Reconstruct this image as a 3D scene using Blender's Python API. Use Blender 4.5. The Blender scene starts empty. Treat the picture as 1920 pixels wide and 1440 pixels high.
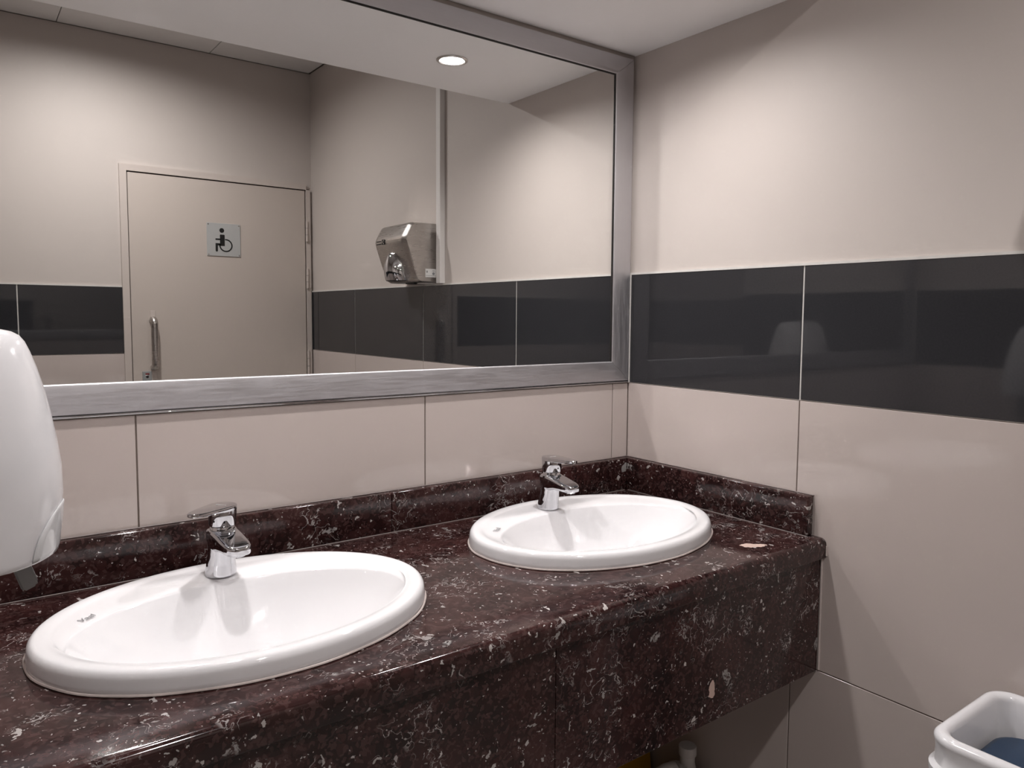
import bpy, bmesh, math, random
from mathutils import Vector, Matrix

random.seed(7)
S = bpy.context.scene
COL = S.collection
PI = math.pi

# ------------------------------------------------------------------ camera
cd = bpy.data.cameras.new('camera')
cam = bpy.data.objects.new('camera', cd)
COL.objects.link(cam)
cd.sensor_width = 36.0
cd.lens = 1416.9 / 1920 * 36
cd.shift_x = -20.94 / 1920
cd.shift_y = -21.65 / 1920
cd.clip_start = 0.02
_r = (0.79709475, -0.60380642, 0.00760038)
_u = (0.03890359, 0.06390942, 0.99719712)
_f = (0.60259976, 0.79456491, -0.0744321)
cam.matrix_world = Matrix(((_r[0], _u[0], -_f[0], -1.5143),
                           (_r[1], _u[1], -_f[1], -1.5083),
                           (_r[2], _u[2], -_f[2], 1.3837),
                           (0, 0, 0, 1)))
S.camera = cam

# ------------------------------------------------------------------ world, exposure, light strengths
w = bpy.data.worlds.new('world'); S.world = w
w.use_nodes = True
w.node_tree.nodes['Background'].inputs[0].default_value = (0.02, 0.02, 0.02, 1)
w.node_tree.nodes['Background'].inputs[1].default_value = 0.0
S.view_settings.view_transform = 'Standard'
S.view_settings.look = 'None'
S.view_settings.exposure = 0.16
S.view_settings.gamma = 1.0
S.view_settings.use_curve_mapping = False
VANITY_LAMP = 4.2         # watts of the LED downlights over the counter
ROOM_LAMP = 14.0          # watts of the LED downlight in the main ceiling
VANITY_SPREAD = 163.0
ROOM_SPREAD = 167.0
LAMP_COL = (1.0, 0.965, 0.957)
cy = S.cycles
cy.use_guiding = True
cy.guiding_training_samples = 64
cy.use_surface_guiding = True
cy.blur_glossy = 0.0
cy.sample_clamp_indirect = 120.0
cy.max_bounces = 6
cy.diffuse_bounces = 3
cy.glossy_bounces = 4
cy.transmission_bounces = 2
cy.caustics_reflective = True
cy.use_adaptive_sampling = True
cy.adaptive_threshold = 0.06
cy.adaptive_min_samples = 24

# ------------------------------------------------------------------ node helpers / materials
def new_mat(name):
    m = bpy.data.materials.new(name); m.use_nodes = True
    nt = m.node_tree; b = nt.nodes['Principled BSDF']
    return m, nt, b

def setb(b, **k):
    names = {'col': 'Base Color', 'rough': 'Roughness', 'metal': 'Metallic', 'ior': 'IOR',
             'spec': 'Specular IOR Level', 'coat': 'Coat Weight', 'coatr': 'Coat Roughness',
             'trans': 'Transmission Weight', 'sss': 'Subsurface Weight'}
    for a, v in k.items():
        if a == 'col': v = (v[0], v[1], v[2], 1)
        b.inputs[names[a]].default_value = v

def N(nt, typ, **k):
    n = nt.nodes.new(typ)
    for a, v in k.items(): setattr(n, a, v)
    return n

def math_n(nt, op, a, b=None, c=None, clamp=False):
    n = N(nt, 'ShaderNodeMath', operation=op); n.use_clamp = clamp
    for i, v in enumerate((a, b, c)):
        if v is None: continue
        if isinstance(v, (int, float)): n.inputs[i].default_value = v
        else: nt.links.new(v, n.inputs[i])
    return n.outputs[0]

def mixc(nt, fac, a, b):
    n = N(nt, 'ShaderNodeMix', data_type='RGBA')
    if isinstance(fac, (int, float)): n.inputs[0].default_value = fac
    else: nt.links.new(fac, n.inputs[0])
    for i, v in ((6, a), (7, b)):
        if isinstance(v, tuple): n.inputs[i].default_value = (v[0], v[1], v[2], 1)
        else: nt.links.new(v, n.inputs[i])
    return n.outputs[2]

def ramp(nt, fac, stops):
    n = N(nt, 'ShaderNodeValToRGB'); e = n.color_ramp.elements
    while len(e) > 1: e.remove(e[-1])
    for i, (p, c) in enumerate(stops):
        x = e[0] if i == 0 else e.new(p)
        x.position = p
        x.color = (c[0], c[1], c[2], 1) if isinstance(c, tuple) else (c, c, c, 1)
    nt.links.new(fac, n.inputs[0])
    return n.outputs[0]

def noise(nt, vec, scale, detail=3, rough=.5, dist=0):
    n = N(nt, 'ShaderNodeTexNoise')
    n.inputs['Scale'].default_value = scale; n.inputs['Detail'].default_value = detail
    n.inputs['Roughness'].default_value = rough; n.inputs['Distortion'].default_value = dist
    if vec is not None: nt.links.new(vec, n.inputs['Vector'])
    return n

def voro(nt, vec, scale, feature='F1', rnd=1.0):
    n = N(nt, 'ShaderNodeTexVoronoi', feature=feature)
    n.inputs['Scale'].default_value = scale; n.inputs['Randomness'].default_value = rnd
    nt.links.new(vec, n.inputs['Vector'])
    return n

def objco(nt):
    return N(nt, 'ShaderNodeTexCoord').outputs['Object']

def plain(name, col, rough=.5, metal=0., var=.03, scale=8, bump=0., **k):
    """procedural material: colour with faint noise mottling, roughness variation, optional fine bump"""
    m, nt, b = new_mat(name); setb(b, rough=rough, metal=metal, **k)
    co = objco(nt)
    n = noise(nt, co, scale, 4)
    lo = tuple(max(0, c * (1 - var)) for c in col); hi = tuple(min(1, c * (1 + var)) for c in col)
    nt.links.new(mixc(nt, n.outputs[0], lo, hi), b.inputs['Base Color'])
    if bump:
        n2 = noise(nt, co, scale * 30, 3)
        bp = N(nt, 'ShaderNodeBump'); bp.inputs['Strength'].default_value = bump
        bp.inputs['Distance'].default_value = .001
        nt.links.new(n2.outputs[0], bp.inputs['Height']); nt.links.new(bp.outputs[0], b.inputs['Normal'])
    return m

def marble_mat():
    m, nt, b = new_mat('burgundy_marble')
    setb(b, rough=.09, spec=.5)
    co = objco(nt)
    L = nt.links
    def vadd(a, bvec, s):
        n1 = N(nt, 'ShaderNodeVectorMath', operation='SUBTRACT'); L.new(bvec, n1.inputs[0]); n1.inputs[1].default_value = (.5, .5, .5)
        n2 = N(nt, 'ShaderNodeVectorMath', operation='SCALE'); L.new(n1.outputs[0], n2.inputs[0]); n2.inputs[3].default_value = s
        n3 = N(nt, 'ShaderNodeVectorMath', operation='ADD'); L.new(a, n3.inputs[0]); L.new(n2.outputs[0], n3.inputs[1])
        return n3.outputs[0]
    d1 = vadd(co, noise(nt, co, 22, 3).outputs['Color'], .045)      # broad warp
    d2 = vadd(co, noise(nt, co, 60, 3).outputs['Color'], .02)       # fine warp
    d3 = vadd(d2, noise(nt, co, 150, 2).outputs['Color'], .006)
    # ground mass
    g = noise(nt, d1, 11, 6, .62)
    base = ramp(nt, g.outputs[0], [(.28, (.008, .004, .004)), (.45, (.020, .0075, .0072)), (.58, (.036, .0135, .0125)), (.78, (.068, .027, .025))])
    # breccia clasts: random tone per cell
    v1 = voro(nt, d2, 42)
    sep = N(nt, 'ShaderNodeSeparateColor'); L.new(v1.outputs['Color'], sep.inputs[0])
    clast = ramp(nt, sep.outputs[0], [(0, (.006, .0045, .0045)), (.16, (.010, .006, .006)), (.17, (.032, .0125, .012)), (.8, (.052, .021, .020)), (.81, (.075, .035, .032)), (1, (.045, .020, .019))])
    cm = math_n(nt, 'LESS_THAN', v1.outputs['Distance'], .42)
    col = mixc(nt, math_n(nt, 'MULTIPLY', cm, .45), base, clast)
    # fine grain
    v0 = voro(nt, d3, 190)
    s0 = N(nt, 'ShaderNodeSeparateColor'); L.new(v0.outputs['Color'], s0.inputs[0])
    col = mixc(nt, math_n(nt, 'MULTIPLY', math_n(nt, 'GREATER_THAN', s0.outputs[1], .72), .35), col, (.11, .06, .057))
    # greyish-white flecks in three sizes, threshold varies per cell
    def flecks(vec, scale, keep, size, colr, amount, stretch=None):
        nonlocal col
        vv = vec
        if stretch:
            mp = N(nt, 'ShaderNodeMapping'); mp.inputs['Scale'].default_value = stretch[0]; mp.inputs['Rotation'].default_value = stretch[1]
            L.new(vec, mp.inputs['Vector']); vv = mp.outputs[0]
        v = voro(nt, vv, scale); sp = N(nt, 'ShaderNodeSeparateColor'); L.new(v.outputs['Color'], sp.inputs[0])
        on = math_n(nt, 'GREATER_THAN', sp.outputs[0], keep)
        rad = math_n(nt, 'MULTIPLY', sp.outputs[1], size)
        ins = math_n(nt, 'LESS_THAN', v.outputs['Distance'], math_n(nt, 'ADD', rad, size * .25))
        tone = mixc(nt, sp.outputs[2], tuple(c * .55 for c in colr), colr)
        col = mixc(nt, math_n(nt, 'MULTIPLY', math_n(nt, 'MULTIPLY', on, ins), amount), col, tone)
    dw = vadd(d2, noise(nt, co, 95, 2).outputs['Color'], .016)
    flecks(d3, 230, .93, .30, (.55, .50, .48), .85)
    flecks(dw, 62, .80, .20, (.58, .54, .52), .9, ((1.0, .32, .8), (.4, .3, .8)))
    flecks(dw, 58, .84, .18, (.55, .52, .50), .9, ((.32, 1.0, 1.1), (.2, .9, -.6)))
    flecks(dw, 70, .86, .20, (.55, .52, .50), .85, ((1.1, 1.0, .35), (.5, -.4, .3)))
    flecks(dw, 120, .90, .28, (.60, .57, .55), .9)
    # ragged pale patches, broken up inside
    pv = voro(nt, vadd(dw, noise(nt, co, 40, 4).outputs['Color'], .03), 19)
    ps = N(nt, 'ShaderNodeSeparateColor'); L.new(pv.outputs['Color'], ps.inputs[0])
    pin = math_n(nt, 'MULTIPLY', math_n(nt, 'GREATER_THAN', ps.outputs[0], .90), math_n(nt, 'LESS_THAN', pv.outputs['Distance'], .27))
    brk = ramp(nt, noise(nt, dw, 150, 3).outputs[0], [(.40, 0.0), (.56, 1.0)])
    col = mixc(nt, math_n(nt, 'MULTIPLY', math_n(nt, 'MULTIPLY', pin, brk), .85), col, (.36, .345, .335))
    # curly calcite veins inside patches
    vn = noise(nt, d2, 20, 2, .5, 1.6)
    line = math_n(nt, 'LESS_THAN', math_n(nt, 'ABSOLUTE', math_n(nt, 'SUBTRACT', vn.outputs[0], .5)), .009)
    msk = ramp(nt, noise(nt, co, 9, 2).outputs[0], [(.57, 0.0), (.62, 1.0)])
    col = mixc(nt, math_n(nt, 'MULTIPLY', math_n(nt, 'MULTIPLY', line, msk), .8), col, (.36, .33, .32))
    vn2 = noise(nt, d3, 55, 1, .5, 1.0)
    line2 = math_n(nt, 'LESS_THAN', math_n(nt, 'ABSOLUTE', math_n(nt, 'SUBTRACT', vn2.outputs[0], .5)), .022)
    msk2 = ramp(nt, noise(nt, co, 13, 2).outputs[0], [(.59, 0.0), (.65, 1.0)])
    col = mixc(nt, math_n(nt, 'MULTIPLY', math_n(nt, 'MULTIPLY', line2, msk2), .7), col, (.40, .37, .36))
    # single pale inclusions: (centre, radii, rotation z, colour)
    for c, rd, rz, cc in [((-.172, -.553, .902), (.031, .0125, .03), -.55, (.72, .55, .48)),
                          ((-.365, -.605, .664), (.010, .03, .017), 0, (.62, .46, .40)),
                          ((-.03, -.012, .965), (.012, .03, .012), 0, (.30, .29, .28))]:
        mp = N(nt, 'ShaderNodeMapping', vector_type='TEXTURE')
        mp.inputs['Location'].default_value = c; mp.inputs['Rotation'].default_value = (0, 0, rz); mp.inputs['Scale'].default_value = rd
        L.new(d3, mp.inputs['Vector'])
        ln = N(nt, 'ShaderNodeVectorMath', operation='LENGTH'); L.new(mp.outputs[0], ln.inputs[0])
        col = mixc(nt, math_n(nt, 'LESS_THAN', ln.outputs['Value'], 1.0), col, cc)
    L.new(col, b.inputs['Base Color'])
    rn = noise(nt, co, 35, 4)
    L.new(ramp(nt, rn.outputs[0], [(.3, .06), (.7, .13)]), b.inputs['Roughness'])
    return m

def brushed(name, col, rough, direction, depth=.15):
    m, nt, b = new_mat(name); setb(b, metal=1.0, rough=rough)
    co = objco(nt)
    mp = N(nt, 'ShaderNodeMapping'); mp.inputs['Scale'].default_value = direction
    nt.links.new(co, mp.inputs['Vector'])
    n = noise(nt, mp.outputs[0], 40, 4)
    nt.links.new(mixc(nt, n.outputs[0], tuple(c * .9 for c in col), col), b.inputs['Base Color'])
    nt.links.new(ramp(nt, n.outputs[0], [(.3, rough * .85), (.7, rough * 1.15)]), b.inputs['Roughness'])
    bp = N(nt, 'ShaderNodeBump'); bp.inputs['Strength'].default_value = depth; bp.inputs['Distance'].default_value = .0003
    nt.links.new(n.outputs[0], bp.inputs['Height']); nt.links.new(bp.outputs[0], b.inputs['Normal'])
    return m

M = {}
M['paint'] = plain('beige_wall_paint', (.555, .50, .465), .55, var=.02, scale=3, bump=.06)
M['tile'] = plain('beige_porcelain', (.545, .475, .445), .06, var=.025, scale=6)
M['dark_tile'] = plain('charcoal_porcelain', (.030, .030, .033), .04, var=.2, scale=260)
M['grout_dark'] = plain('brown_grout', (.16, .125, .105), .85, var=.2, scale=60)
M['grout_light'] = plain('pale_grout', (.62, .60, .57), .8, var=.1, scale=60)
M['ceiling'] = plain('white_ceiling_paint', (.92, .905, .90), .7, var=.015, scale=4, bump=.05)
M['ceil_tile'] = plain('white_ceiling_board', (.74, .72, .71), .8, var=.03, scale=12, bump=.1)
M['floor'] = plain('grey_floor_tile', (.36, .335, .315), .35, var=.08, scale=10)
M['marble'] = marble_mat()
M['porcelain'] = plain('white_glazed_ceramic', (.80, .79, .802), .045, var=.006, scale=3)
M['white_plastic'] = plain('white_gloss_plastic', (.74, .73, .745), .13, var=.01, scale=4)
M['chrome'] = plain('polished_chrome', (.58, .58, .60), .03, 1.0, var=.01)
M['alu'] = brushed('satin_aluminium', (.62, .61, .63), .55, (.4, 6, 6), .05)
M['alu_v'] = brushed('satin_aluminium_upright', (.62, .61, .63), .55, (6, 6, .4), .05)
M['steel'] = brushed('brushed_stainless', (.58, .55, .525), .30, (.4, .4, 7), .06)
M['door'] = plain('beige_door_enamel', (.54, .475, .43), .42, var=.015, scale=3, bump=.05)
M['frame_paint'] = plain('beige_frame_enamel', (.56, .495, .455), .38, var=.015, scale=5)
M['sealant'] = plain('white_sealant', (.62, .54, .51), .5, var=.15, scale=90)
M['sealant_dark'] = plain('dark_sealant', (.20, .165, .155), .5, var=.4, scale=60)  # darker sealant for the joints along the splashes
M['black'] = plain('black_print', (.008, .008, .008), .45, var=.1)
M['grey_print'] = plain('grey_print', (.28, .28, .29), .5, var=.05)
M['sign'] = plain('satin_sign_plate', (.50, .505, .50), .45, .25, var=.03, scale=30)
M['trunk'] = plain('white_trunking_plastic', (.74, .71, .69), .4, var=.01)
M['window_plastic'] = plain('pale_window_plastic', (.66, .66, .67), .05, var=.02)
M['lever'] = plain('smoke_grey_plastic', (.30, .31, .31), .25, var=.03)
M['blue'] = plain('dark_blue_plastic', (.008, .030, .070), .35, var=.2, scale=9)
M['navy'] = plain('navy_plastic', (.006, .012, .022), .4, var=.2, scale=9)  # darker navy plastic of the flap grip
M['yellow'] = plain('yellow_plastic', (.62, .33, .02), .4, var=.05)
M['can'] = plain('translucent_white_plastic', (.72, .70, .68), .35, var=.02)
M['cap'] = plain('white_cap_plastic', (.66, .63, .61), .4, var=.02)
M['red'] = plain('dark_red_enamel', (.16, .01, .012), .4, var=.05)
M['white_print'] = plain('white_sticker', (.78, .77, .75), .5, var=.03)
M['mirror'], _nt, _b = new_mat('silver_mirror'); setb(_b, metal=1.0, rough=0.0, col=(.94, .945, .935))
M['dark_gap'] = plain('gap_black', (.015, .013, .012), .6, var=.1)  # near-black standing in for shade in mirror, door and hinge gaps

def lamp_mat(name, strength):
    m, nt, b = new_mat(name)
    setb(b, col=(.9, .9, .9))
    b.inputs['Emission Color'].default_value = LAMP_COL + (1,)
    b.inputs['Emission Strength'].default_value = strength
    return m
M['lens'] = lamp_mat('led_lens', 12.0)

# ------------------------------------------------------------------ mesh helpers
def obj(name, bm, mat, parent=None, smooth=None, loc=None, recalc=True):
    if recalc: bmesh.ops.recalc_face_normals(bm, faces=bm.faces)
    me = bpy.data.meshes.new(name); bm.to_mesh(me); bm.free()
    for mm in (mat if isinstance(mat, (list, tuple)) else [mat]): me.materials.append(M[mm] if isinstance(mm, str) else mm)
    o = bpy.data.objects.new(name, me); COL.objects.link(o)
    if parent is not None: o.parent = parent
    if loc: o.location = loc
    if smooth is not None:
        for p in me.polygons: p.use_smooth = True
        if smooth < 180:
            es = me.attributes.new('sharp_edge', 'BOOLEAN', 'EDGE') if 'sharp_edge' not in me.attributes else me.attributes['sharp_edge']
            b2 = bmesh.new(); b2.from_mesh(me); b2.edges.ensure_lookup_table()
            fl = [(len(e.link_faces) == 2 and e.calc_face_angle(0) > math.radians(smooth)) for e in b2.edges]
            b2.free(); es.data.foreach_set('value', fl)
    return o

def empty(name, loc=(0, 0, 0), rz=0):
    o = bpy.data.objects.new(name, None); COL.objects.link(o)
    o.location = loc; o.rotation_euler = (0, 0, rz); o.empty_display_size = .05
    return o

def tag(o, label=None, cat=None, group=None, kind=None):
    if label: o['label'] = label
    if cat: o['category'] = cat
    if group: o['group'] = group
    if kind: o['kind'] = kind
    return o

def add_box(bm, x0, x1, y0, y1, z0, z1, mi=0):
    vs = [bm.verts.new(p) for p in ((x0, y0, z0), (x1, y0, z0), (x1, y1, z0), (x0, y1, z0), (x0, y0, z1), (x1, y0, z1), (x1, y1, z1), (x0, y1, z1))]
    for f in ((0, 3, 2, 1), (4, 5, 6, 7), (0, 1, 5, 4), (1, 2, 6, 5), (2, 3, 7, 6), (3, 0, 4, 7)):
        bm.faces.new([vs[i] for i in f]).material_index = mi
    return vs

def box(x0, x1, y0, y1, z0, z1, bev=0, seg=2):
    bm = bmesh.new(); add_box(bm, min(x0, x1), max(x0, x1), min(y0, y1), max(y0, y1), min(z0, z1), max(z0, z1))
    if bev: bmesh.ops.bevel(bm, geom=list(bm.edges), offset=bev, segments=seg, profile=.5, affect='EDGES')
    return bm

def loft(bm, rings, cap0=True, cap1=True, closed=True):
    vr = [[bm.verts.new(p) for p in r] for r in rings]
    n = len(vr[0])
    for a, b in zip(vr[:-1], vr[1:]):
        for i in range(n if closed else n - 1):
            j = (i + 1) % n
            bm.faces.new((a[i], a[j], b[j], b[i]))
    if cap0: bm.faces.new(list(reversed(vr[0])))
    if cap1: bm.faces.new(vr[-1])
    return vr

def circ(cx, cy, z, r, n=32, ry=None):
    ry = r if ry is None else ry
    return [(cx + r * math.cos(2 * PI * i / n), cy + ry * math.sin(2 * PI * i / n), z) for i in range(n)]

def lathe(prof, n=32, cx=0, cy=0, cap0=True, cap1=True):
    bm = bmesh.new(); loft(bm, [circ(cx, cy, z, r, n) for r, z in prof], cap0, cap1); return bm

def tube(bm, pts, r, n=12, caps=True):
    pts = [Vector(p) for p in pts]; rings = []
    up = None
    for i, p in enumerate(pts):
        t = (pts[min(i + 1, len(pts) - 1)] - pts[max(i - 1, 0)]).normalized()
        if up is None:
            up = t.orthogonal().normalized()
        up = (up - t * up.dot(t)).normalized(); s = t.cross(up)
        rr = r[i] if isinstance(r, (list, tuple)) else r
        rings.append([tuple(p + (up * math.cos(2 * PI * k / n) + s * math.sin(2 * PI * k / n)) * rr) for k in range(n)])
    loft(bm, rings, caps, caps)

def prism(bm, poly, axis, a, b):
    """extrude a 2D polygon along an axis from a to b; poly in the two remaining axes in xyz order"""
    def P(q, t):
        return {'x': (t, q[0], q[1]), 'y': (q[0], t, q[1]), 'z': (q[0], q[1], t)}[axis]
    loft(bm, [[P(q, a) for q in poly], [P(q, b) for q in poly]])

def rrect(x0, x1, y0, y1, r, n=6):
    out = []
    for cx_, cy_, a0 in ((x1 - r, y1 - r, 0), (x0 + r, y1 - r, PI / 2), (x0 + r, y0 + r, PI), (x1 - r, y0 + r, 3 * PI / 2)):
        for k in range(n + 1):
            a = a0 + PI / 2 * k / n; out.append((cx_ + r * math.cos(a), cy_ + r * math.sin(a)))
    return out

def bake(o):
    """apply modifiers of o"""
    dg = bpy.context.evaluated_depsgraph_get(); dg.update()
    me = bpy.data.meshes.new_from_object(o.evaluated_get(dg), preserve_all_data_layers=True, depsgraph=dg)
    old = o.data; o.modifiers.clear(); o.data = me; me.name = old.name
    bpy.data.meshes.remove(old)

def boolean_cut(o, cutters):
    tmp = []
    for bm in cutters:
        me = bpy.data.meshes.new('cut'); bmesh.ops.recalc_face_normals(bm, faces=bm.faces); bm.to_mesh(me); bm.free()
        c = bpy.data.objects.new('cut', me); COL.objects.link(c); tmp.append(c)
        md = o.modifiers.new('b', 'BOOLEAN'); md.operation = 'DIFFERENCE'; md.solver = 'EXACT'; md.object = c
    bake(o)
    for c in tmp:
        me = c.data; bpy.data.objects.remove(c); bpy.data.meshes.remove(me)

def text_mesh(name, body, size, mat, parent, mw, shear=0., depth=.00015, scale=(1, 1, 1)):
    cu = bpy.data.curves.new(name, 'FONT'); cu.body = body; cu.size = size; cu.shear = shear
    cu.extrude = depth; cu.align_x = 'CENTER'; cu.align_y = 'CENTER'
    t = bpy.data.objects.new(name, cu); COL.objects.link(t)
    dg = bpy.context.evaluated_depsgraph_get(); dg.update()
    me = bpy.data.meshes.new_from_object(t.evaluated_get(dg)); me.name = name
    bpy.data.objects.remove(t); bpy.data.curves.remove(cu)
    me.transform(mw @ Matrix.Diagonal((*scale, 1)))
    me.materials.clear(); me.materials.append(M[mat])
    o = bpy.data.objects.new(name, me); COL.objects.link(o); o.parent = parent
    return o

# ================================================================== THE ROOM
XL = -1.65      # partition wall behind the towel dispenser
XLL = -2.55     # the room widens past it
YN = -.86       # where it widens
YF = -2.33      # wall with the door
ZS = 2.092      # soffit underside
ZC = 2.611      # main ceiling
TH = .12
G = .0014       # half joint
GD = .0022

fl = obj('floor', box(XLL - TH, TH, YF - TH, TH, -.08, 0), 'floor'); tag(fl, 'grey tiled washroom floor', 'floor', kind='structure')

def wall(name, label, side, lo, hi, at, joints, cuts=None, ext=(.1, .1), band=True):
    """side: '+y' (mirror wall), '-y', '+x', '-x' = outward direction. Bands: dark grout to 1.2, pale grout to 1.5, paint above.
    Tiles stand on the grout with their faces on the plane `at`."""
    ax = side[1]; sg = 1 if side[0] == '+' else -1
    def B(bm, a, b, d0, d1, z0, z1, mi=0):
        p, q = at + sg * d0, at + sg * d1
        p, q = min(p, q), max(p, q)
        if ax == 'y': add_box(bm, a, b, p, q, z0, z1, mi)
        else: add_box(bm, p, q, a, b, z0, z1, mi)
    lo_, hi_ = lo - ext[0], hi + ext[1]
    spans = [(lo_, hi_)]
    if cuts:   # (a, b, ztop) a door opening
        a, b, zt = cuts
        spans = [(lo_, a), (b, hi_)]
    bm = bmesh.new()
    for a, b in spans:
        if b - a < .004: continue
        B(bm, a, b, .0018, TH, 0, 1.2, 0); B(bm, a, b, .0018, TH, 1.2, 1.5, 1); B(bm, a, b, .006, TH, 1.5, ZC, 2)
    if cuts: B(bm, cuts[0], cuts[1], .006, TH, cuts[2], ZC, 2)
    wo = obj(name, bm, ['grout_dark', 'grout_light', 'paint']); tag(wo, label, 'wall', kind='structure')
    xs = [lo] + sorted(joints) + [hi]
    for (z0, z1, mt) in ((0, .6, 'tile'), (.6, 1.2, 'tile'), (1.2, 1.5, 'dark_tile')):
        if mt == 'dark_tile' and not band: continue
        for i in range(len(xs) - 1):
            a, b = xs[i], xs[i + 1]
            g = GD if mt == 'dark_tile' else G
            segs = [(a + g, b - g)]
            if cuts:
                ns = []
                for s in segs:
                    if s[1] <= cuts[0] or s[0] >= cuts[1]: ns.append(s); continue
                    if s[0] < cuts[0]: ns.append((s[0], cuts[0]))
                    if s[1] > cuts[1]: ns.append((cuts[1], s[1]))
                segs = ns
            for s0, s1 in segs:
                if s1 - s0 < .006: continue
                t = bmesh.new(); B(t, s0, s1, 0, .006, z0 + G, z1 - (G if z1 < 1.4 else 0))
                es = [e for e in t.edges]
                bmesh.ops.bevel(t, geom=es, offset=.0006, segments=1, affect='EDGES')
                obj('wall_tile', t, mt, wo)
    # pale edging strip along the top of the dark course
    for a, b in ([] if not band else [(lo, cuts[0])] if cuts else [(lo, hi)]):
        t = bmesh.new(); B(t, a, b, -.0012, .008, 1.5, 1.5055)
        obj('tile_edging', t, 'grout_light', wo)
    return wo

wall('wall_back', 'mirror wall with beige tiles above the marble backsplash', '+y', XL, 0, 0.0, [-.059, -.652, -1.252], band=False)
wall('wall_right', 'right wall in beige paint over charcoal and beige tiles', '+x', YF, 0, 0.0, [-.539, -1.165, -1.805])
wall('wall_front', 'beige wall with the door, seen in the mirror', '-y', XLL, 0, YF, [-.66, -1.283, -1.885, -2.485], cuts=(-.862, -.006, 2.028))
wall('wall_left', 'left wall beside the counter carrying the white dispenser', '-x', YN, 0, XL, [-.54], ext=(0, .1))
wall('wall_left_outer', 'far left wall of the wider part of the room', '-x', YF, YN, XLL, [-1.165, -1.805])
wall('wall_left_return', 'short wall where the room widens on the left', '+y', XLL, XL - .0, YN, [-2.25], ext=(.1, 0))

# ceiling: slab, boards and soffit
ce = obj('ceiling', box(XLL - TH, TH, YF - TH, TH, ZC + .012, ZC + .1), 'paint')
tag(ce, 'main ceiling of white boards behind the soffit', 'ceiling', kind='structure')
DL = [(-.372, -.345), (-1.135, -.345)]       # downlights in the soffit
RL = (-1.0, -1.68)                             # downlight in the main ceiling
xg = [0.0, -.485, -1.105, -1.725, -2.345, XLL]; yg = [-.60, -1.10, -1.72, YF]
yg = [-.60, -1.13, -1.74, YF]
for i in range(len(xg) - 1):
    for j in range(len(yg) - 1):
        x1, x0 = xg[i], xg[i + 1]; y1, y0 = yg[j], yg[j + 1]
        t = obj('ceiling_tile', box(x0 + .0015, x1 - .0015, y0 + .0015, y1 - .0015, ZC, ZC + .012, .001, 1), 'ceil_tile', ce)
        if x0 < RL[0] < x1 and y0 < RL[1] < y1:
            boolean_cut(t, [lathe([(.052, ZC - .1), (.052, ZC + .09)], 48, *RL)])
boolean_cut(ce, [lathe([(.052, ZC - .1), (.052, ZC + .085)], 48, *RL)])
so = obj('soffit', box(XL, 0.006, -.597, -.0, ZS, ZC), 'ceiling', ce)
boolean_cut(so, [lathe([(.0385, ZS - .05), (.0385, ZS + .09)], 48, *p) for p in DL])

# ================================================================== MIRROR
mr = empty('wall_mirror', (-.8, 0, 1.2))
tag(mr, 'wide wall mirror in a satin aluminium frame over both basins', 'mirror')
MX0, MX1 = XL + .03, -.006        # outer frame
MZ0, MZ1 = 1.2065, 2.079
FWB, FWR, FWT = .0535, .0655, .049   # bottom, side and top face widths
inv = Matrix.Translation((.8, 0, -1.2))
def mpart(name, bm, mat, smooth=None, parent=None):
    bmesh.ops.transform(bm, matrix=inv, verts=bm.verts)
    return obj(name, bm, mat, parent or mr, smooth)
mpart('mirror_glass', box(MX0 + .03, MX1 - .03, -.0045, -.0005, MZ0 + .02, MZ1 - .02), 'mirror')
bi = (MX0 + FWR, MX1 - FWR, MZ0 + FWB + .001, MZ1 - FWT)      # inner opening
# each side: cross section swept with mitred ends; t=0 outer edge .. t=1 inner edge
prof = [(0, -.0005), (0, -.0062), (.02, -.0082), (.03, -.0088), (.45, -.0105), (.9, -.0092), (.965, -.0086), (1.0, -.0072), (1.0, -.0046), (.97, -.0046), (.95, -.0005)]
def frame_side(name, a_out, b_out, a_in, b_in, mat):
    bm = bmesh.new()
    r0 = []; r1 = []
    for t, y in prof:
        pa = Vector(a_out).lerp(Vector(a_in), t); pb = Vector(b_out).lerp(Vector(b_in), t)
        r0.append((pa.x, y, pa.y)); r1.append((pb.x, y, pb.y))
    loft(bm, [r0, r1])
    return mpart(name, bm, mat, 25)
e = .0003
frame_side('frame_bottom', (MX0 + e, MZ0), (MX1 - e, MZ0), (bi[0] + e, bi[2]), (bi[1] - e, bi[2]), 'alu')
frame_side('frame_top', (MX0 + e, MZ1), (MX1 - e, MZ1), (bi[0] + e, bi[3]), (bi[1] - e, bi[3]), 'alu')
frame_side('frame_right', (MX1, MZ0 + e), (MX1, MZ1 - e), (bi[1], bi[2] + e), (bi[1], bi[3] - e), 'alu_v')
frame_side('frame_left', (MX0, MZ0 + e), (MX0, MZ1 - e), (bi[0], bi[2] + e), (bi[0], bi[3] - e), 'alu_v')
bm = bmesh.new()          # dark strip painting in the shaded gap, top and right inner edge
add_box(bm, bi[0], bi[1], -.0062, -.0046, bi[3] - .0035, bi[3]); add_box(bm, bi[1] - .004, bi[1], -.0062, -.0046, bi[2], bi[3] - .0036)
mpart('gap_strip', bm, 'dark_gap')
mpart('bottom_bead', box(MX0, MX1, -.0080, -.0005, MZ0 - .0045, MZ0 - .0008, .0012, 2), 'chrome', 40)
tb = obj('trim_1', box(-.0062, -.0005, -.0078, -.0005, MZ0 - .006, 1.5, .001, 1), 'grout_light')
tag(tb, 'white sealant bead between mirror frame and right wall', 'sealant', kind='structure')

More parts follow.
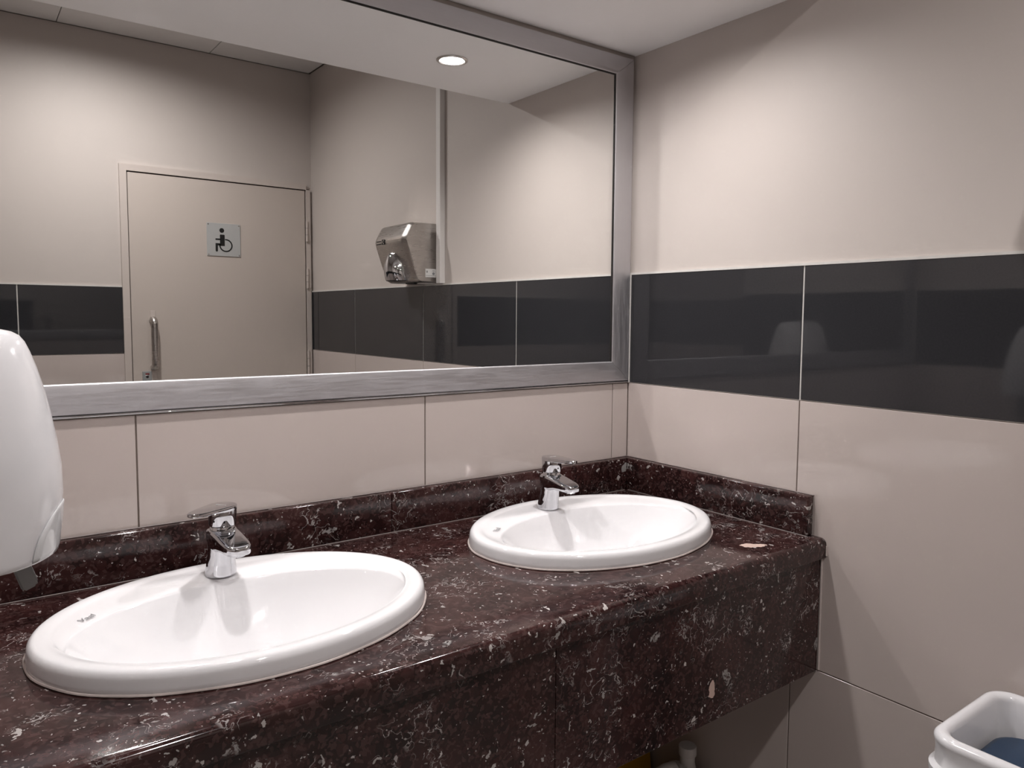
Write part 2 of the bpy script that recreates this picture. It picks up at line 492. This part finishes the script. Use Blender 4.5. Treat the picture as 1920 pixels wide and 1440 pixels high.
# ================================================================== VANITY COUNTER
ZK = .902
vc = empty('vanity_counter', (-.82, -.3, .6))
tag(vc, 'long burgundy marble vanity counter with backsplash and front apron', 'counter')
vinv = Matrix.Translation((.82, .3, -.6))
def vpart(name, bm, mat, smooth=None):
    o = obj(name, bm, mat, vc, smooth); o.matrix_parent_inverse = vinv
    return o
SA, SB = .296, .225
SINKS = [(-1.155, -.314), (-.389, -.288)]
bm = bmesh.new()
yf = -.6175; zb = .858; rt = .013
pr = [(-.0018, zb), (yf + .004, zb)]
for k in range(5): a = -PI / 2 - PI / 2 * k / 4; pr.append((yf + .004 + .004 * math.cos(a), zb + .004 + .004 * math.sin(a)))
for k in range(9): a = PI - PI / 2 * k / 8; pr.append((yf + rt + rt * math.cos(a), ZK - rt + rt * math.sin(a)))
pr.append((-.0018, ZK))
prism(bm, pr, 'x', XL + .0005, -.0008)
slab = vpart('countertop', bm, 'marble')
def ell(cx, cy, a, b, z, n=96): return circ(cx, cy, z, a, n, b)
cut = []
for cx_, cy_ in SINKS:
    c = bmesh.new(); loft(c, [ell(cx_, cy_, SA - .010, SB - .010, .8), ell(cx_, cy_, SA - .010, SB - .010, .95)]); cut.append(c)
boolean_cut(slab, cut)
for p in slab.data.polygons: p.use_smooth = True
slab.data.materials.clear(); slab.data.materials.append(M['marble'])
b2 = bmesh.new(); b2.from_mesh(slab.data)
fl_ = [(len(ed.link_faces) == 2 and ed.calc_face_angle(0) > math.radians(30)) for ed in b2.edges]; b2.free()
(slab.data.attributes.get('sharp_edge') or slab.data.attributes.new('sharp_edge', 'BOOLEAN', 'EDGE')).data.foreach_set('value', fl_)
HB = .0895
def splash(name, x0, x1, y0, y1):
    bm = box(x0, x1, y0, y1, ZK + .0006, ZK + HB, .003, 3); return vpart(name, bm, 'marble', 60)
splash('backsplash', -.748, -.0005, -.022, -.0018)
splash('backsplash', XL + .0005, -.7492, -.022, -.0018)
splash('side_splash', -.022, -.0008, -.583, -.0228)
yq = -.606
vpart('apron_panel', box(-.7585, -.002, yq, yq + .02, .600, zb - .0015, .0012, 2), 'marble')
vpart('apron_panel', box(XL + .001, -.7598, yq, yq + .02, .600, zb - .0015, .0012, 2), 'marble')
# pale sealant beads
bm = bmesh.new(); tube(bm, [(XL + .01, yq - .0006, zb - .0010), (-.004, yq - .0006, zb - .0010)], .0011, 6); vpart('sealant_line', bm, 'sealant')
bm = bmesh.new(); tube(bm, [(XL + .01, -.0232, ZK + .001), (-.03, -.0232, ZK + .0006)], .0011, 6); vpart('sealant_line', bm, 'sealant_dark')
bm = bmesh.new(); tube(bm, [(-.0232, -.03, ZK + .001), (-.0232, -.583, ZK + .0006)], .0011, 6); vpart('sealant_line', bm, 'sealant_dark')
bm = bmesh.new(); tube(bm, [(-.0012, -.61, .603), (-.0012, -.6085, .86)], .0022, 6); tube(bm, [(-.0012, -.6185, .864), (-.0012, -.6185, .886)], .002, 6); vpart('sealant_line', bm, 'sealant')
bm = bmesh.new(); tube(bm, [(XL + .01, -.0034, ZK + HB + .0005), (-.002, -.0034, ZK + HB + .0005)], .0016, 6); tube(bm, [(-.0015, -.004, ZK + HB + .0005), (-.0015, -.584, ZK + HB + .0005)], .0014, 6)
vpart('sealant_line', bm, 'sealant_dark')

# ================================================================== BASINS
def lerp(a, b, t): return a + (b - a) * t
def basin(cx_, cy_, label):
    root = empty('wash_basin', (cx_, cy_, ZK)); tag(root, label, 'basin')
    rings = []
    n = 112
    def E(a, b, dy, z): rings.append([(a * math.cos(2 * PI * i / n), dy + b * math.sin(2 * PI * i / n), z) for i in range(n)])
    ai, bi_, dyi = .250, .155, -.034           # bowl mouth, set forward to leave the tap deck
    # underside first so that the skin is closed: outer shell below the counter
    E(.02, .02, dyi, -.150); E(.10, .075, dyi, -.146); E(.19, .125, dyi, -.11); E(.235, .152, dyi, -.05); E(.26, .175, dyi, -.012)
    E(SA - .022, SB - .022, 0, -.002); E(SA - .022, SB - .022, 0, .0012)
    E(SA - .0015, SB - .0015, 0, .0012); E(SA, SB, 0, .0025)
    E(SA, SB, 0, .010); E(SA - .0012, SB - .0012, 0, .018)
    for k in range(1, 7):
        a = PI / 2 * k / 6; E(SA - .0012 - .0105 * (1 - math.cos(a)), SB - .0012 - .0105 * (1 - math.cos(a)), 0, .018 + .0135 * math.sin(a))
    E(SA - .018, SB - .018, 0, .0318); E(SA - .026, SB - .026, 0, .0308)
    # faint step, then the deck dips towards the mouth
    E(SA - .029, SB - .029, 0, .0296); E(SA - .033, SB - .0335, 0, .0290)
    for t in (.25, .5, .75):
        E(lerp(SA - .033, ai + .006, t), lerp(SB - .0335, bi_ + .006, t), lerp(0, dyi, t), lerp(.0290, .0255, t))
    E(ai + .005, bi_ + .005, dyi, .0248); E(ai + .002, bi_ + .002, dyi, .0236); E(ai, bi_, dyi, .0212)
    for k in range(1, 17):
        u_ = k / 16
        sc_ = 1 - .91 * u_; z = .0212 - .004 * min(1, u_ * 12) - .126 * (1 - sc_ ** 2.1)
        E(max(.0225, ai * sc_), max(.0225, bi_ * sc_) if k < 16 else .0225, dyi + .012 * u_, z)
    bm = bmesh.new(); loft(bm, rings, True, True)
    o = obj('bowl', bm, 'porcelain', root, 50)
    zdr = rings[-1][0][2]; ydr = dyi + .012
    dr = lathe([(.0215, zdr + .0005), (.0215, zdr + .003), (.016, zdr + .0036), (.014, zdr + .002), (.004, zdr + .0015)], 28, 0, ydr)
    obj('drain', dr, 'chrome', root, 40)
    # overflow ring on the back of the bowl is hidden from here; sealant round the edge
    bm = bmesh.new()
    pts = []
    for i in range(97):
        a = 2 * PI * i / 96; j = .0006 * math.sin(7 * a) + .0005 * math.sin(17 * a + 1)
        pts.append(((SA + .0008 + j) * math.cos(a), (SB + .0008 + j) * math.sin(a), .0022))
    tube(bm, pts, .0019, 6, False)
    obj('sealant', bm, 'sealant', root)
    # maker's name fired into the glaze at the back left of the rim
    ang = math.radians(163)
    mw = Matrix.Translation((-.2140, .0690, .0282)) @ Matrix.Rotation(math.radians(38), 4, 'Z')
    text_mesh('maker_name', 'Vaal', .0165, 'grey_print', root, mw, .25, .0002)
    return root
b1 = basin(*SINKS[0], 'white oval basin nearest the camera, set in the marble counter')
b2_ = basin(*SINKS[1], 'white oval basin next to the right wall, set in the marble counter')

# ================================================================== TAPS
def remesh(o, vox, it=6, fac=.5):
    md = o.modifiers.new('r', 'REMESH'); md.mode = 'VOXEL'; md.voxel_size = vox; md.use_smooth_shade = True
    sm = o.modifiers.new('s', 'SMOOTH'); sm.factor = fac; sm.iterations = it
    bake(o)
    for p in o.data.polygons: p.use_smooth = True

def tap(loc, rz, lever_rz, lever_tilt, label):
    root = empty('mixer_tap', loc, rz); tag(root, label, 'tap')
    bm = bmesh.new()
    # column: round foot, leaning slightly forward, ending under the cartridge collar
    rings = []
    for z, r, dy in ((0, .0262, 0), (.004, .0262, 0), (.010, .0256, -.0004), (.022, .0240, -.002), (.040, .0228, -.005), (.058, .0226, -.008), (.074, .0230, -.010), (.0835, .0233, -.011)):
        rings.append(circ(0, dy, z, r, 40))
    loft(bm, rings)
    body = obj('column', bm, 'chrome', root)
    # spout: flat-topped, sloping down and forward, rounded nose
    bm = bmesh.new(); sec = []
    data = [(.006, .0225, .060, .0835), (-.010, .0232, .050, .0835), (-.026, .0236, .050, .0820), (-.042, .0236, .0535, .0790), (-.058, .0234, .0540, .0755), (-.072, .0226, .0535, .0725), (-.082, .0205, .0530, .0703), (-.089, .0165, .0530, .0688), (-.0935, .0110, .0545, .0675), (-.0955, .0060, .0570, .0660)]
    for y, hw, zb_, zt_ in data:
        r_ = min(.0062, (zt_ - zb_) * .3, hw * .6)
        ring = []
        for (px, pz) in rrect(-hw, hw, zb_, zt_, r_, 4): ring.append((px, y, pz))
        sec.append(ring)
    loft(bm, sec)
    sp = obj('spout', bm, 'chrome', root)
    # fuse column and spout with a soft fillet
    me2 = sp.data; b3 = bmesh.new(); b3.from_mesh(body.data); b3.from_mesh(me2)
    bpy.data.objects.remove(sp); b3.to_mesh(body.data); b3.free()
    body.name = 'body'
    remesh(body, .0011, 10, .5)
    bm = lathe([(.0105, .050), (.0115, .0505), (.0115, .0575), (.0105, .0585)], 28, 0, -.076); obj('aerator', bm, 'chrome', root, 40)
    cart = empty_part = obj('collar', lathe([(.0205, .080), (.0205, .0875), (.0198, .0885), (.0198, .0895)], 40, 0, -.0115), 'chrome', root, 40)
    # lever: cylinder shell carrying a tear-shaped plate
    bm = bmesh.new()
    c = [circ(0, 0, z, r, 48) for z, r in ((.0895, .0205), (.0900, .0216), (.0915, .0226), (.112, .0232), (.1195, .0232))]
    loft(bm, c)
    lv = bmesh.new()
    def tear(grow, z0, tipdz):
        out = []
        for i in range(72):
            a = 2 * PI * i / 72; x, y = math.sin(a), -math.cos(a)      # a=0 is the tip (-y)
            if y < 0:
                L_ = .083; t = -y
                yy = -L_ * (t ** .9); hw = lerp(.0238, .0165, t) ; xx = hw * (1 if x > 0 else -1) * abs(x) ** .62
            else:
                yy = .0236 * y; xx = .0236 * x
            s = 1 + grow / .03
            k = max(0, min(1, -yy / .083))
            out.append((xx * s, yy * (1 + grow / .05), z0 + tipdz * k))
        return out
    loft(lv, [tear(-.0014, .1160, .0025), tear(0, .1172, .0028), tear(0, .1232, .0008), tear(-.0007, .1247, .0002), tear(-.0022, .1253, -.0002)])
    Mx = Matrix.Translation((0, -.0115, 0)) @ Matrix.Rotation(lever_rz, 4, 'Z') @ Matrix.Translation((0, 0, .09)) @ Matrix.Rotation(lever_tilt, 4, 'X') @ Matrix.Translation((0, 0, -.09))
    t1 = bpy.data.meshes.new('t'); lv.to_mesh(t1); lv.free(); bm.from_mesh(t1); bpy.data.meshes.remove(t1)
    bmesh.ops.transform(bm, matrix=Mx, verts=bm.verts)
    lever = obj('lever', bm, 'chrome', root, 32)
    mk = box(-.010, .010, -.0004, .0004, .1252, .1256); bmesh.ops.transform(mk, matrix=Mx @ Matrix.Translation((0, -.004, 0)), verts=mk.verts)
    obj('lever_mark', mk, 'white_print', lever)
    dot = lathe([(.0022, 0), (.0018, .0006)], 12); bmesh.ops.transform(dot, matrix=Mx @ Matrix.Translation((0, -.0224, .100)) @ Matrix.Rotation(PI / 2, 4, 'X'), verts=dot.verts)
    obj('screw_cap', dot, 'black', lever)
    return root
ZD = ZK + .0272
tap((-1.152, -.158, ZD), math.radians(6), math.radians(-58), math.radians(-2.5), 'chrome mixer tap on the nearer basin, lever swung to the left')
tap((-.396, -.136, ZD), math.radians(2), math.radians(0), math.radians(-1), 'chrome mixer tap on the basin by the right wall, lever pointing forward')

# ================================================================== TOWEL DISPENSER ON THE LEFT WALL
dp = empty('paper_dispenser', (XL - .004, -.49, 1.120)); tag(dp, 'large white gloss plastic dispenser on the left wall above the nearer basin', 'dispenser')
zs = [(-.006, .218, .106), (-.0055, .2265, .1085), (-.004, .2290, .1100), (.002, .2305, .1105), (.03, .2345, .1100), (.06, .2375, .1080), (.09, .2370, .1045), (.12, .2335, .0990), (.15, .2285, .0920), (.18, .2225, .0835), (.203, .2165, .0750), (.220, .2110, .0665), (.231, .2065, .0590), (.238, .2015, .0520), (.2425, .194, .0445), (.2455, .182, .0370), (.2475, .163, .0290), (.250, .08, .015)]
def dpt(z, a, off=0.):
    """point of the cover at height z and plan angle a: back on the wall, rounded nose"""
    k = 0
    while k < len(zs) - 2 and zs[k + 1][0] < z: k += 1
    t = max(0, min(1, (z - zs[k][0]) / (zs[k + 1][0] - zs[k][0])))
    xf = lerp(zs[k][1], zs[k + 1][1], t); hw = lerp(zs[k][2], zs[k + 1][2], t)
    c, s_ = math.cos(a), math.sin(a)
    x = xf * abs(c) ** .42; y = hw * (1 if s_ > 0 else -1) * abs(s_) ** .9
    return (max(.001, x + off * c), y + off * s_, z)
bm = bmesh.new()
loft(bm, [[dpt(z, -PI / 2 + PI * i / 36) for i in range(37)] for z, _a, _b in zs])
obj('cover', bm, 'white_plastic', dp, 60)
bm = bmesh.new()           # arched window set into the lower front
rows = []
for k in range(13):
    t = k / 12; z = lerp(-.002, .052, t); wd = math.radians(30) * math.sqrt(max(0, 1 - t ** 2.2)) + .01
    rows.append([dpt(z, math.radians(-14) + wd * (2 * i / 10 - 1), .0007) for i in range(11)])
rows2 = [[(p[0] - .003, p[1], p[2]) for p in r_] for r_ in rows]
v1 = [[bm.verts.new(p) for p in r_] for r_ in rows]
for a_, b_ in zip(v1[:-1], v1[1:]):
    for i in range(10): bm.faces.new((a_[i], a_[i + 1], b_[i + 1], b_[i]))
wn = obj('window', bm, 'window_plastic', dp, 60)
sd = wn.modifiers.new('t', 'SOLIDIFY'); sd.thickness = .0012; sd.offset = 1; bake(wn)
obj('base_plate', box(.001, .10, -.08, .08, -.020, -.0055, .004, 2), 'lever', dp)
for yy, xx in ((.02, .190), (-.045, .150)):
    bm = bmesh.new()
    prism(bm, [(xx - .012, -.005), (xx + .006, -.005), (xx + .021, -.050), (xx + .0195, -.0545), (xx + .007, -.060), (xx + .0045, -.058)], 'y', yy - .010, yy + .010)
    bmesh.ops.bevel(bm, geom=list(bm.edges), offset=.002, segments=2, affect='EDGES')
    obj('push_lever', bm, 'lever', dp, 40)

# ================================================================== DOWNLIGHTS
def downlight(x, y, z, r, watts, spread, label):
    root = empty('downlight', (x, y, z)); tag(root, label, 'downlight')
    bz = lathe([(r + .0075, -.0004), (r + .0075, -.002), (r + .004, -.0045), (r, -.0045), (r - .0025, -.002), (r - .004, .004), (r - .0045, .018), (r - .001, .018), (r - .0006, .0)], 56, cap0=False, cap1=False)
    obj('bezel', bz, 'steel', root, 30)
    obj('lens', lathe([(r - .005, .0062), (r - .005, .0085)], 40), 'lens', root)
    ld = bpy.data.lights.new('led', 'AREA'); ld.shape = 'DISK'; ld.size = 2 * (r - .006); ld.energy = watts
    ld.color = LAMP_COL; ld.spread = math.radians(spread)
    lo = bpy.data.objects.new('led', ld); COL.objects.link(lo); lo.parent = root; lo.location = (0, 0, .0055)
    obj('housing', lathe([(r - .0012, .019), (r - .0012, .07)], 32), 'steel', root)
    return root
downlight(DL[0][0], DL[0][1], ZS, .0365, VANITY_LAMP, VANITY_SPREAD, 'lit round downlight in the soffit, seen in the mirror above the right basin')
downlight(DL[1][0], DL[1][1], ZS, .0365, VANITY_LAMP, VANITY_SPREAD, 'lit round downlight in the soffit over the nearer basin')
downlight(RL[0], RL[1], ZC, .050, ROOM_LAMP, ROOM_SPREAD, 'lit round downlight in the main ceiling between soffit and door')

# ================================================================== DOOR (seen in the mirror)
dr = empty('door_1', (-.44, YF, 0)); tag(dr, 'beige flush door with steel pull handle, seen in the mirror', 'door', kind='structure')
dinv = Matrix.Translation((.44, -YF, 0))
def dpart(name, bm, mat, parent=None, smooth=None):
    bmesh.ops.transform(bm, matrix=dinv, verts=bm.verts); return obj(name, bm, mat, parent or dr, smooth)
leaf = dpart('door_leaf', box(-.8530, -.0335, YF - .035, YF + .006, .006, 2.017, .0015, 1), 'door')
fr = bmesh.new()
add_box(fr, -.8865, -.8575, YF - .09, YF + .012, 0, 2.0505); add_box(fr, -.8575, -.0275, YF - .09, YF + .012, 2.0215, 2.0505); add_box(fr, -.0285, -.0065, YF - .09, YF + .012, 0, 2.0215)
dpart('door_frame', fr, 'frame_paint')
dpart('gap_backing', box(-.862, -.02, YF - .095, YF - .05, .0, 2.03), 'dark_gap')  # added dark sheet behind the leaf, paints the door gaps black
for z0, z1 in ((1.758, 1.860), (1.518, 1.618), (1.075, 1.195)):
    h = lathe([(.0065, z0), (.0065, z1)], 12, -.0275, YF + .016)
    hg = dpart('hinge', h, 'frame_paint', smooth=50)
    dpart('hinge_leaf', box(-.0270, -.0080, YF + .0122, YF + .0150, z0 + .004, z1 - .004), 'frame_paint', hg)
    for q in (1, 2):
        zz = lerp(z0, z1, q / 3); dpart('knuckle_gap', lathe([(.0068, zz - .0006), (.0068, zz + .0006)], 12, -.0275, YF + .016), 'dark_gap', hg)  # dark rings stand in for the shaded gaps between knuckles
bm = bmesh.new()
hx, zt_, zb_ = -.765, 1.353, 1.135
pts = [(hx, YF + .006, zt_), (hx, YF + .022, zt_)]
for k in range(1, 7): a = PI / 2 * k / 6; pts.append((hx, YF + .022 + .018 * math.sin(a), zt_ - .018 * (1 - math.cos(a))))
for k in range(0, 6): pts.append((hx, YF + .040, lerp(zt_ - .018, zb_ + .018, (k + 1) / 7)))
for k in range(0, 7): a = PI / 2 * k / 6; pts.append((hx, YF + .022 + .018 * math.cos(a), zb_ + .018 - .018 * math.sin(a)))
pts += [(hx, YF + .006, zb_)]
tube(bm, pts, .0155, 16); dpart('pull_handle', bm, 'steel', smooth=60)
dpart('handle_plate', box(hx - .0105, hx + .0115, YF + .006, YF + .009, .93, 1.395, .001, 1), 'frame_paint')
lk = dpart('lock_plate', box(-.815, -.776, YF + .006, YF + .010, .955, 1.1165, .0015, 1), 'lever')
dpart('keyhole', (lambda b: (bmesh.ops.transform(b, matrix=Matrix.Translation((-.795, YF + .0098, 1.0905)) @ Matrix.Rotation(-PI / 2, 4, 'X'), verts=b.verts), b)[1])(lathe([(.0065, 0), (.006, .0008)], 16)), 'black', lk)
dpart('lock_indicator', box(-.803, -.7865, YF + .0098, YF + .0106, 1.100, 1.107, .0003, 1), 'red', lk)
dpart('indicator_white', box(-.8035, -.7935, YF + .0098, YF + .0105, 1.0965, 1.0995), 'white_print', lk)

# accessible-toilet sign on the door
sg = empty('wheelchair_sign', (-.4405, YF + .006, 1.74)); tag(sg, 'square brushed metal sign with black wheelchair symbol on the door', 'sign')
HS = .0785
obj('plate', box(-HS, HS, .0005, .0035, -HS, HS, .0006, 1), 'sign', sg)
yy = .0036
def flat(name, poly, mat='black'):
    b = bmesh.new(); prism(b, poly, 'y', yy - .0002, yy + .0005); return obj(name, b, mat, sg)
def sx(u): return ((u - 710) / 1130) * .157        # pixel in the 18x crop -> metres on the plate
def sz(v): return -((v - 690) / 1090) * .157
def disc(cx_, cz_, r_, n=32): return [(cx_ + r_ * math.cos(2 * PI * i / n), cz_ + r_ * math.sin(2 * PI * i / n)) for i in range(n)]
flat('symbol_head', disc(sx(645), sz(382), .0112))
flat('symbol_body', rrect(sx(578), sx(738), sz(895), sz(520), .003, 3))
flat('symbol_arm', rrect(sx(428), sx(600), sz(705), sz(655), .002, 3))
flat('symbol_leg', [(sx(428), sz(810)), (sx(428), sz(1060)), (sx(440), sz(1085)), (sx(468), sz(1093)), (sx(494), sz(1082)), (sx(503), sz(1060)), (sx(503), sz(885)), (sx(600), sz(885)), (sx(600), sz(810))])
bm = bmesh.new()
cxw, czw = sx(775), sz(875); Ro, Ri = .0312, .0252
vr = []
n = 48; a0, a1 = math.radians(-192), math.radians(97)
for i in range(n + 1):
    a = a0 + (a1 - a0) * i / n; c, s_ = math.cos(a), math.sin(a)
    vr.append([bm.verts.new((cxw + R_ * c, y_, czw + R_ * s_)) for R_, y_ in ((Ri, yy - .0002), (Ro, yy - .0002), (Ro, yy + .0005), (Ri, yy + .0005))])
for p, q in zip(vr[:-1], vr[1:]):
    for k in range(4): bm.faces.new((p[k], p[(k + 1) % 4], q[(k + 1) % 4], q[k]))
bm.faces.new(vr[0]); bm.faces.new(list(reversed(vr[-1])))
obj('symbol_wheel', bm, 'black', sg)
for ix in (-1, 1):
    for iz in (-1, 1):
        b = lathe([(.0034, 0), (.0032, .0012), (.0018, .0018)], 14); bmesh.ops.transform(b, matrix=Matrix.Translation((ix * .0715, .0034, iz * .0715)) @ Matrix.Rotation(-PI / 2, 4, 'X'), verts=b.verts)
        obj('screw', b, 'chrome' if ix * iz < 0 else 'steel', sg, 40)

# ================================================================== HAND DRYER + TRUNKING (right wall, seen in the mirror)
tk = obj('wall_trunking', box(-.017, .0058, -1.0345, -1.004, 1.5062, ZC, .002, 2), 'trunk')
tag(tk, 'narrow white cable trunking running down the right wall beside the hand dryer', 'cable trunking')
hd = empty('hand_dryer', (0, -1.18, 1.5)); tag(hd, 'brushed steel hand dryer with chrome nozzle on the right wall', 'hand dryer')
DY0, DY1 = -.128, .126
bm = bmesh.new()
# front silhouette in xz (x<0 into the room)
pf = [(.004, .238), (-.112, .236), (-.145, .176), (-.143, .160), (-.098, .030), (-.084, .012), (.004, .010)]
secs = []
for y_, s_ in ((DY0, .93), (DY0 + .012, .985), (DY0 + .03, 1.0), (DY1 - .03, 1.0), (DY1 - .012, .985), (DY1, .93)):
    secs.append([(min(.004, p[0] * s_) if p[0] < 0 else p[0], y_, .125 + (p[1] - .125) * (s_ * .4 + .6)) for p in pf])
loft(bm, secs)
long_e = [e_ for e_ in bm.edges if abs(e_.verts[0].co.y - e_.verts[1].co.y) > 1e-5 and min(e_.verts[0].co.x, e_.verts[1].co.x) < -.01]
bmesh.ops.bevel(bm, geom=long_e, offset=.012, segments=4, profile=.5, affect='EDGES')
obj('casing', bm, 'steel', hd, 35)
# chrome nozzle: half dome hooded outlet low on the front
bm = bmesh.new(); rings = []
nr = 20
for k in range(nr + 1):
    t = k / nr                      # 0 top .. 1 mouth
    z = lerp(.128, .018, t)
    xw = -.1335 + (.128 - z) * .345      # casing front at that height
    hw = .060 * math.sin(min(1, t * 1.15) * PI / 2) ** .55 + .0005
    dep = .052 * math.sin(min(1, t * 1.02) * PI / 2) ** .8 + .002
    rings.append([(xw + .014 - (dep + .014) * math.sin(PI * i / 20) ** .85, -hw * math.cos(PI * i / 20), z) for i in range(21)])
loft(bm, rings)
nz = obj('nozzle', bm, 'chrome', hd, 50)
obj('nozzle_mouth', (lambda b: (loft(b, [[(p[0] * .985 - .001, p[1] * .9, z_) for p in rings[-1]] for z_ in (.0165, .0178)]), b)[1])(bmesh.new()), 'black', nz)
obj('outlet_collar', box(-.06, .0, -.02, .05, .0065, .0125, .002, 2), 'black', hd)
obj('wall_bracket', box(-.045, .004, .04, .112, .0058, .0098, .001, 1), 'trunk', hd)
# marks on the front and the sticker on the side
bm = bmesh.new(); add_box(bm, -.1462, -.1440, -.098, -.062, .171, .1745); add_box(bm, -.1462, -.1440, -.098, -.066, .160, .1635)
obj('maker_mark', bm, 'black', hd)
bm = bmesh.new(); add_box(bm, -.1462, -.1440, -.052, -.030, .1585, .179)
lg = obj('logo_block', bm, 'black', hd)
bm = bmesh.new(); add_box(bm, -.1466, -.1460, -.049, -.039, .1675, .1705); add_box(bm, -.1466, -.1460, -.041, -.033, .174, .1765); add_box(bm, -.1466, -.1460, -.041, -.033, .161, .1635)
obj('logo_cut', bm, 'steel', lg)
st = obj('sticker', box(-.052, -.006, DY1 + .0002, DY1 + .0010, .030, .062), 'white_print', hd)
bm = bmesh.new()
for x0, x1, z0, z1 in ((-.048, -.0465, .048, .055), (-.0445, -.043, .048, .055), (-.048, -.043, .0475, .049), (-.022, -.012, .054, .0555), (-.05, -.008, .0355, .0365)):
    add_box(bm, x0, x1, DY1 + .0009, DY1 + .0013, z0, z1)
obj('sticker_print', bm, 'black', st)
bm = bmesh.new(); prism(bm, disc(-.017, .044, .0055, 16), 'y', DY1 + .0009, DY1 + .0013); obj('sticker_symbol', bm, 'grey_print', st)

# ================================================================== BIN (bottom right)
BX0, BX1, BY0, BY1 = -.285, -.018, -1.245, -.965
bn = empty('waste_bin', ((BX0 + BX1) / 2, (BY0 + BY1) / 2, 0)); tag(bn, 'white plastic bin with open rounded rim and blue inner flap by the right wall', 'bin')
hx_, hy_ = (BX1 - BX0) / 2, (BY1 - BY0) / 2
bm = bmesh.new()
def br(inset, z, r): return [(x, y, z) for x, y in rrect(-hx_ + inset, hx_ - inset, -hy_ + inset, hy_ - inset, r, 8)]
ZR = .720
rg = [br(.045, 0, .03), br(.040, .004, .034), br(.010, .62, .044), br(-.004, .632, .05), br(-.005, .664, .05), br(.002, .670, .046), br(.003, ZR - .030, .045), br(.001, ZR - .014, .045)]
for k in range(0, 9):
    a = PI * k / 8; rg.append(br(.012 - .0115 * math.cos(a), ZR - .012 + .012 * math.sin(a), .045 - .018 * k / 8))
rg += [br(.026, ZR - .03, .026), br(.030, ZR - .10, .024), br(.034, .50, .022), br(.055, .03, .02)]
loft(bm, rg)
obj('body', bm, 'white_plastic', bn, 50)
bm = bmesh.new()
loft(bm, [[(x, y, z + .10 * (y + hy_) * .25) for x, y, z in rr_] for rr_ in (br(.040, .640, .05), br(.037, .654, .052), br(.047, .660, .05), br(.09, .654, .04))])
fp = obj('inner_flap', bm, 'blue', bn, 50)
bm = box(-.05, .09, -.012, .012, .652, .672, .006, 3); obj('flap_grip', bm, 'navy', fp, 50)

# ================================================================== UNDER THE COUNTER
cn = empty('jerrycan', (-.116, -.29, 0), math.radians(3)); tag(cn, 'white plastic jerrycan standing under the counter near the right wall', 'jerrycan')
bm = bmesh.new()
def cr(hx2, hy2, z, r, dx=0): return [(x + dx, y, z) for x, y in rrect(-hx2, hx2, -hy2, hy2, r, 6)]
loft(bm, [cr(.090, .058, 0, .03), cr(.096, .064, .006, .032), cr(.096, .064, .19, .032), cr(.094, .062, .208, .032), cr(.084, .052, .226, .03), cr(.066, .038, .240, .026), cr(.040, .024, .248, .02)])
can_b = obj('body', bm, 'can', cn, 50)
bm = bmesh.new(); tube(bm, [(-.075, 0, .215), (-.072, 0, .243), (-.055, 0, .258), (-.02, 0, .260), (.006, 0, .255), (.018, 0, .240)], [.014, .015, .0155, .0155, .015, .014], 14); obj('handle', bm, 'can', cn, 60)
obj('neck', lathe([(.026, .205), (.022, .235), (.019, .248), (.019, .272)], 24, .066, 0), 'can', cn, 50)
bm = bmesh.new(); loft(bm, [circ(.066, 0, z, r, 32) for r, z in ((.0225, .268), (.0228, .270), (.0228, .289), (.0215, .2915), (.0205, .2918))])
obj('cap', bm, 'cap', cn, 35)
ys = empty('floor_sign', (-.122, -.125, 0), math.radians(0)); tag(ys, 'yellow plastic folding floor sign stored folded under the counter', 'floor sign')
def panel(y0, tilt):
    b = bmesh.new(); prism(b, [(-.112, 0), (.112, 0), (.106, .33), (.092, .345), (-.092, .345), (-.106, .33)], 'y', y0 - .007, y0 + .007)
    bmesh.ops.bevel(b, geom=list(b.edges), offset=.002, segments=2, affect='EDGES')
    bmesh.ops.transform(b, matrix=Matrix.Rotation(tilt, 4, 'X'), verts=b.verts); return b
obj('panel', panel(-.012, -.10), 'yellow', ys); obj('panel', panel(.012, -.10), 'yellow', ys)
